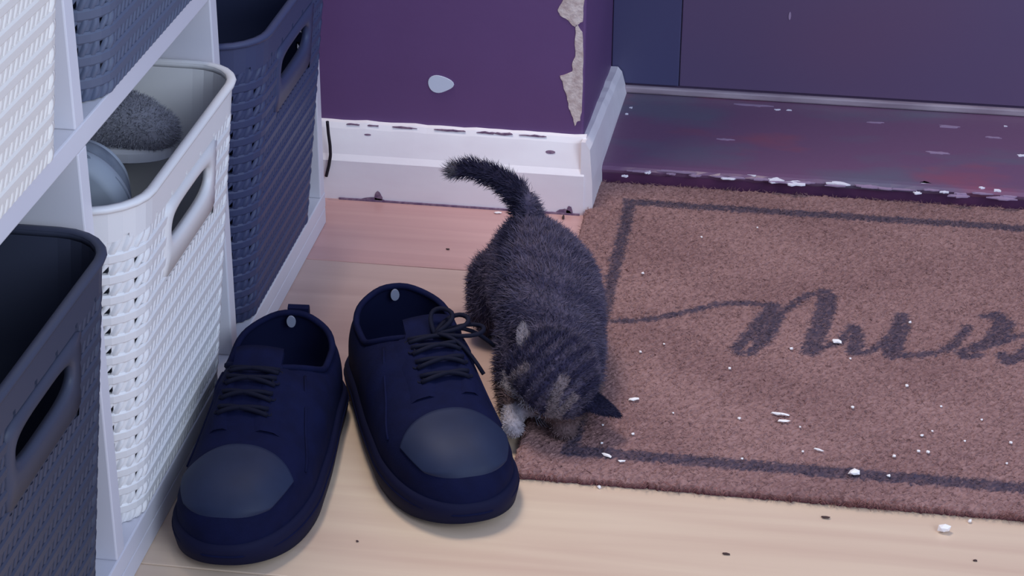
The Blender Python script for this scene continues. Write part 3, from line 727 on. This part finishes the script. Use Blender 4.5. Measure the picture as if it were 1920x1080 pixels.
# frayed edge fibres along the front
n = 1600; fx = np.concatenate([rng.uniform(MX0, 0.66, 1100), rng.normal(0.45, 0.03, 300), rng.normal(0.56, 0.02, 200)]); pts = np.stack([fx, np.full(n, MY0), rng.uniform(0.001, MT, n)], 1)
lay = np.stack([rng.normal(0, 1.3, n), np.full(n, -0.6), rng.normal(0, 0.2, n)], 1)
strands('frayed_fibre', pts, np.tile([0, -1.0, 0], (n, 1)), 0.0065, 0.00016, np.tile(np.array(lin((140, 96, 92))), (n, 1)) * rng.uniform(0.6, 1.3, (n, 1)), dmat, 'coir_strand', lay=lay)

# ------------------------------------------------------------------ kitten
kit = tag(empty('kitten', (0.213, -0.30, 0.0)), 'dark tabby kitten with raised tail sniffing the right black shoe', 'kitten')
KO = V(0.21, -0.30, 0.0)
HC_ = V(0.2330, -0.3840, 0.0500)
e_ = V(.77, -.4, -.5); e_ /= np.linalg.norm(e_); ce_ = V(.453, .89, -.016); ce_ -= e_ * (ce_ @ e_); ce_ /= np.linalg.norm(ce_); f0_ = np.cross(ce_, e_)
f_ = f0_ * math.cos(0.42) - ce_ * math.sin(0.42); c_ = -ce_ * math.cos(0.42) - f0_ * math.sin(0.42)   # face down-left, forehead to the front
sp = []
sp += chain([(0.193, -0.226, 0.062), (0.202, -0.252, 0.064), (0.212, -0.285, 0.065), (0.221, -0.316, 0.062), (0.2285, -0.344, 0.053), tuple(HC_)], [0.028, 0.0345, 0.0390, 0.0365, 0.0265, 0.025], 6)
sp += chain([(0.172, -0.238, 0.046), (0.166, -0.250, 0.026), (0.166, -0.232, 0.015), (0.164, -0.246, 0.0090)], [0.023, 0.015, 0.009, 0.0085], 5)
sp += chain([(0.216, -0.232, 0.046), (0.226, -0.246, 0.026), (0.226, -0.228, 0.0215), (0.228, -0.242, 0.0168)], [0.023, 0.015, 0.009, 0.0085], 5)
sp += chain([(0.203, -0.330, 0.050), (0.198, -0.352, 0.030), (0.204, -0.385, 0.018), (0.2060, -0.400, 0.0168)], [0.018, 0.011, 0.0078, 0.0080], 6)
sp += chain([(0.242, -0.330, 0.048), (0.250, -0.350, 0.026), (0.243, -0.384, 0.019), (0.2415, -0.396, 0.0168)], [0.018, 0.011, 0.0085, 0.0088], 6)
for cx_, cy_, cz_ in ((0.2060, -0.4045, 0.0135), (0.2415, -0.4010, 0.0135)):
    sp += [((cx_ + dx_, cy_ + abs(dx_) * 0.35, cz_), (0.0028, 0.0042, 0.0034)) for dx_ in (-0.0062, -0.0021, 0.0021, 0.0062)]   # toes
def hp(a, b, c): return HC_ + e_ * a + c_ * b + f_ * c
sp += [(tuple(HC_), 0.0295), (tuple(hp(0.011, 0, 0.006)), 0.022), (tuple(hp(-0.011, 0, 0.006)), 0.022), (tuple(hp(0, -0.006, 0.024)), 0.0125), (tuple(hp(0.006, -0.008, 0.025)), 0.008), (tuple(hp(-0.006, -0.008, 0.025)), 0.008)]
tp = [(0.1925, -0.218, 0.080), (0.1880, -0.212, 0.0960), (0.1780, -0.208, 0.1080), (0.1620, -0.205, 0.1160), (0.1450, -0.203, 0.1195), (0.1310, -0.203, 0.1165)]
sp += chain(tp, [0.0115, 0.0090, 0.0078, 0.0068, 0.0060, 0.0052], 7)
sp = [(tuple(V(*c) - KO), r) for c, r in sp]
kme = blob_mesh('body', sp, 0.0026, 7)
def fur_col(p):
    q = p + KO; n = len(q)
    base = np.array(lin((92, 84, 102))); dark = np.array(lin((58, 54, 78))); pale = np.array(lin((164, 156, 164))); warm = np.array(lin((116, 96, 98)))
    st_ = 0.5 + 0.5 * np.sin(q[:, 1] * 260 + 2.5 * np.sin(q[:, 0] * 60) + q[:, 2] * 50)
    k = np.clip(0.55 * st_ + rng.normal(0.1, 0.2, n), 0, 1)[:, None]; col = base * (1 - k) + dark * k
    dt = np.linalg.norm(q - np.array(tp).mean(0), axis=1); tail = ((q[:, 0] < 0.186) & (q[:, 2] > 0.088))[:, None]
    col = np.where(tail, dark * 0.7, col)
    tip = (q[:, 0] < 0.135)[:, None] & tail; col = np.where(tip, col * 0.4 + pale * 0.35, col)
    r_ = q - HC_; a = r_ @ e_; b = r_ @ c_; c = r_ @ f_; hd = np.linalg.norm(r_, axis=1) < 0.036
    # forehead stripes and pale brow / muzzle
    fs_ = (np.abs(np.sin(a * 330)) > 0.72) & (b > -0.004) & hd; col = np.where(fs_[:, None], dark, col)
    mz = (c > 0.022); col = np.where(mz[:, None] & (np.linalg.norm(r_, axis=1) < 0.046)[:, None], pale * 0.75, col)
    br = hd & (b > 0.004) & (((np.abs(a - 0.014 - 0.25 * c) < 0.0034) & (c > -0.012)) | ((np.abs(a + 0.013 + 0.25 * c) < 0.003) & (c > 0.0)) | ((np.abs(a - 0.023) < 0.0024) & (c > -0.006))); col = np.where(br[:, None], warm * 0.6 + pale * 0.35, col)
    paw = (q[:, 2] < 0.028) & (q[:, 1] < -0.386) & (q[:, 0] < 0.226); col = np.where(paw[:, None], pale * 1.0, col)
    low_ = (q[:, 2] < 0.03) & (q[:, 1] < -0.35) & ~paw; col = np.where(low_[:, None], warm * 0.75, col)
    return col * rng.uniform(0.75, 1.25, (n, 1))
vv = np.zeros(len(kme.vertices) * 3); kme.vertices.foreach_get('co', vv); vv = vv.reshape(-1, 3)
ka = kme.color_attributes.new('col', 'FLOAT_COLOR', 'POINT'); kc = np.ones((len(vv), 4)); kc[:, :3] = fur_col(vv) * 0.8; ka.data.foreach_set('color', kc.ravel())
kme.materials.append(MATS['kitten_skin']); link('body', kme, kit)
pts, nr = sample(kme, 60000)
q = pts + KO
lay = np.zeros_like(pts); lay[:, 1] = 0.7; lay[:, 2] = -0.55
tl = (q[:, 0] < 0.19) & (q[:, 2] > 0.086); lay[tl] = np.array([-1.0, 0.1, 0.3])
hd = np.linalg.norm(q - HC_, axis=1) < 0.034; lay[hd] = -f_ * 0.9
ln = np.full(len(pts), 0.0075); ln[hd] = 0.0050; ln[tl] = 0.0085; ln[q[:, 2] < 0.015] = 0.003; ln[(q[:, 2] < 0.030) & (q[:, 1] < -0.385)] = 0.0030; ln[np.linalg.norm(q - hp(0, -.006, .03), axis=1) < 0.014] = 0.0022
lay = lay * 1.1
strands('fur', pts, nr, ln, 0.00030, fur_col(pts), kit, 'fur', lay=lay, jitter=0.7)
# ears
def ear(sg, col_m, inner_m, length, name):
    axis = e_ * sg * 1.0 + ce_ * 0.35; axis /= np.linalg.norm(axis); fw_ = f_ + c_ * 0.3 * 0; fw_ = fw_ - axis * (fw_ @ axis); fw_ /= np.linalg.norm(fw_); sd_ = np.cross(axis, fw_)
    b0 = HC_ + axis * 0.0225 - KO
    e = MB(); g_ = []
    for i in range(9):
        t = i / 8; wv = 0.0175 * (1 - t ** 2.4) * (1 - 0.12 * t) + 0.0006; row = []
        for k in range(14):
            a = 2 * math.pi * k / 14; th = 0.0045 * (1 - t) + 0.0008
            row.append(tuple(b0 + axis * length * t + sd_ * wv * math.cos(a) + fw_ * (th * math.sin(a) + 0.004 * (math.cos(a) ** 2) * (1 - t))))
        g_.append(row)
    e.grid(g_, closed_v=True); e.f.append(tuple(range(112, 126)))
    o = e.mesh(name, None, smooth=True)
    cc = np.ones((len(o.vertices), 4)); cc[:, :3] = np.array(lin(col_m)); a = o.color_attributes.new('col', 'FLOAT_COLOR', 'POINT'); a.data.foreach_set('color', cc.ravel()); o.materials.append(MATS['kitten_skin'])
    ob = link(name, o, kit); pts, nr = sample(o, 3200)
    strands('ear_fur', pts, nr, 0.003, 0.00028, np.array(lin(col_m))[None] * rng.uniform(0.7, 1.3, (3200, 1)), ob, 'fur', lay=np.tile(axis * 1.6, (3200, 1)))
    return ob
ear(-1, (132, 124, 132), 'ear_inner', 0.024, 'ear')['label'] = 'pale fluffy ear'
ear(1, (34, 32, 52), 'ear_inner', 0.031, 'ear')['label'] = 'dark ear hanging to the side'
for sg in (1, -1):
    bm = bmesh.new(); bmesh.ops.create_uvsphere(bm, u_segments=14, v_segments=10, radius=0.0042, matrix=Matrix.Translation(Vector(hp(0.0105 * sg, -0.001, 0.0268) - KO)))
    m2 = bpy.data.meshes.new('eye'); bm.to_mesh(m2); bm.free(); m2.materials.append(MATS['eye']); link('eye', m2, kit)
bm = bmesh.new(); bmesh.ops.create_uvsphere(bm, u_segments=12, v_segments=8, radius=0.0028, matrix=Matrix.Translation(Vector(hp(0, -0.001, 0.0362) - KO)))
m2 = bpy.data.meshes.new('nose'); bm.to_mesh(m2); bm.free(); m2.materials.append(MATS['nose']); link('nose', m2, kit)
for sg in (1, -1):
    for k in range(4):
        b0 = hp(0.007 * sg, -0.008 + 0.002 * k, 0.031) - KO; d = e_ * sg * (0.9 - 0.1 * k) + f_ * 0.35 + c_ * (0.15 * k - 0.3)
        wk = MB(); wk.tube([tuple(b0 + d * 0.017 * u + V(0, 0, 0.004 * u * u)) for u in np.linspace(0, 1, 6)], [0.00025, .00025, .0002, .00018, .00013, .00008], 4); wk.build('whisker', 'tag_grey', kit)

# ------------------------------------------------------------------ cord by the rack, crumbs
cd = MB(); pts = [wall_pt(619, 205), wall_pt(621, 228), wall_pt(624, 250), wall_pt(625, 270), wall_pt(622, 290), wall_pt(617, 311)]
cpts = []
for k in range(25):
    t = k / 24 * 5; i = min(int(t), 4); u = t - i; p = pts[i] * (1 - u) + pts[i + 1] * u; cpts.append((p.x + 0.0022, -0.0205, p.z * 0.965))
cd.tube(cpts, 0.0014, 8); tag(cd.build('cord', 'cord_black', smooth=True), 'short black cord hanging against the skirting beside the rack', 'cord')

def crumb_mesh(seed, sx, sy, sz):
    r = random.Random(seed); bm = bmesh.new(); bmesh.ops.create_icosphere(bm, subdivisions=1, radius=1)
    for v in bm.verts: v.co *= r.uniform(0.7, 1.15); v.co.x *= sx; v.co.y *= sy; v.co.z = v.co.z * sz
    zmin = min(v.co.z for v in bm.verts)
    for v in bm.verts: v.co.z -= zmin
    me = bpy.data.meshes.new('crumb'); bm.to_mesh(me); bm.free(); me.materials.append(MATS['crumb']); return me
CM = [crumb_mesh(s, 0.0013, 0.0012, 0.0009) for s in range(4)]
def crumb(px, py, s, z, label, group, me=None, rz=0.0, name='crumb', cat='crumb', m=None):
    o = bpy.data.objects.new(name, me or CM[random.randrange(4)]); COL.objects.link(o)
    x, y = floor_pt(px, py, z); o.location = (x, y, z); o.scale = (s, s, s); o.rotation_euler = (0, 0, rz or random.uniform(0, 6))
    if m: o.material_slots[0].link = 'OBJECT'; o.material_slots[0].material = MATS[m]
    return tag(o, label, cat, group)
ZM = MT + 0.0002
small = [(1315, 446, 'white crumb on the doormat, well behind the start of the lettering'), (1205, 514, 'white crumb on the doormat just right of the left border stripe'), (1420, 428, 'rearmost crumb on the doormat, close to the back border stripe'),
    (1368, 693, 'white crumb in front of the first letter on the doormat'), (1594, 674, 'white crumb just below the white flake on the lettering'), (1483, 655, 'white crumb between the first two strokes of the lettering'),
    (1130, 798, 'white crumb right under the kitten\'s dark ear'), (1186, 815, 'bright crumb on the doormat in front of the paper flake by the kitten'), (1128, 832, 'faint crumb between kitten head and front border stripe'),
    (1598, 766, 'white crumb on the doormat right of the long white shred'), (1748, 810, 'rear one of two close crumbs on the doormat right half'), (1728, 818, 'front one of two close crumbs on the doormat right half'),
    (1764, 763, 'white crumb on the doormat, halfway between lettering and front stripe at right'), (1676, 857, 'larger crumb near the front stripe, left of the close pair'), (1809, 828, 'white crumb on the doormat just right of the close pair'),
    (1895, 832, 'crumb closest to the right picture edge on the doormat'), (1887, 870, 'white crumb near the front stripe at the right picture edge'), (1700, 725, 'crumb in front of the third letter on the doormat'),
    (1262, 776, 'pale crumb on the doormat right of the bright paper flake'), (1386, 786, 'pale crumb on the doormat left of the long white shred'), (1500, 802, 'pale crumb just right of the short pale shred'),
    (1666, 894, 'crumb on the front border stripe right of the pale lump'), (1245, 646, 'crumb on the doormat in front of the lettering\'s long swash'), (1201, 661, 'crumb in front of the swash, nearest the kitten\'s back'),
    (1840, 788, 'small crumb on the doormat right half, behind the close pair'), (1740, 850, 'right one of two crumbs side by side behind the front stripe'), (1505, 848, 'crumb left of the thin curved shred on the doormat'),
    (1722, 848, 'left one of two crumbs side by side behind the front stripe'), (1391, 862, 'crumb on the front border stripe left of the pale lump'), (1706, 606, 'crumb touching the top of the third letter on the doormat')]
for k, (a, b, lb) in enumerate(small):
    crumb(a, b, [0.9, 1.25, 0.8, 1.1][k % 4], ZM, lb, 'tiny crumbs on the doormat')
big = [((1189, 750), (0.0046, 0.0022, 0.0009), 0.45, 'bright white paper flake beside the kitten\'s dark ear'), ((1463, 778), (0.0085, 0.0016, 0.0012), -0.05, 'long white shred lying on the middle of the doormat'), ((1470, 792), (0.0045, 0.0022, 0.001), 0.1, 'short pale shred just in front of the long white shred'),
       ((1568, 643), (0.0052, 0.0026, 0.0016), -0.15, 'white flake on the foot of the doormat lettering'), ((1601, 890), (0.0042, 0.0038, 0.002), 0.3, 'pale lump on the front border stripe of the doormat'), ((1138, 855), (0.0048, 0.0016, 0.001), -0.5, 'pale shred on the doormat in front of the kitten'), ((1535, 846), (0.0045, 0.0010, 0.001), -0.4, 'thin curved pale shred just behind the front border stripe'), ((1165, 866), (0.003, 0.001, 0.0008), 0.2, 'faint thin pale shred near the doormat front left corner')]
for k, (p, s, rz, lb) in enumerate(big):
    crumb(*p, 1.0, ZM, lb, None, crumb_mesh(20 + k, *s), rz, 'paper_shred', 'debris')
crumb(1770, 998, 1.0, 0.0001, 'white fluffy lump on the floor in front of the doormat', None, crumb_mesh(41, 0.0046, 0.0036, 0.0034), 0.2, 'fluff_lump', 'debris')
crumb(1818, 980, 1.0, 0.0001, 'small white crumb behind the fluffy lump at the doormat edge', None, crumb_mesh(42, 0.0016, 0.0016, 0.0014), 0, 'crumb')
crumb(1123, 915, 1.0, 0.0001, 'white crumb at the doormat front edge beside the shoe', None, crumb_mesh(43, 0.0018, 0.0016, 0.0013), 0, 'crumb')
crumb(317, 948, 1.0, 0.0001, 'pale pink bead on the floor between rack and left shoe', None, crumb_mesh(44, 0.0021, 0.0021, 0.0021), 0, 'bead', 'bead')
crumb(757, 372, 1.0, 0.0001, 'white flake on the floor at the skirting foot', None, crumb_mesh(45, 0.0042, 0.003, 0.0015), 0.1, 'paint_flake', 'debris')
crumb(934, 400, 1.0, 0.0001, 'white sliver on the floor behind the kitten tail', None, crumb_mesh(46, 0.0042, 0.002, 0.0008), 0.1, 'paint_flake', 'debris')
for (a, b, s, lb) in ((1056, 410, (0.0013, 0.004, 0.002), 'dark speck of dirt beside the doormat back corner'), (1548, 972, (0.0042, 0.0014, 0.001), 'dark splinter just in front of the doormat'), (1362, 1040, (0.003, 0.001, 0.0008), 'dark speck on the front floorboard right of the shoes'), (1828, 1052, (0.0018, 0.001, 0.0008), 'dark speck at the bottom right of the floor'), (670, 1016, (0.0012, 0.0009, 0.0007), 'tiny dark speck on the floor between the two shoes'), (840, 468, (0.0022, 0.0012, 0.0005), 'dark speck on the rear floorboard left of the kitten')):
    crumb(a, b, 1.0, 0.0001, lb, None, crumb_mesh(hash(lb) % 97 if False else len(lb), *s), 0.05, 'dirt_speck', 'debris', 'crumb_dark')
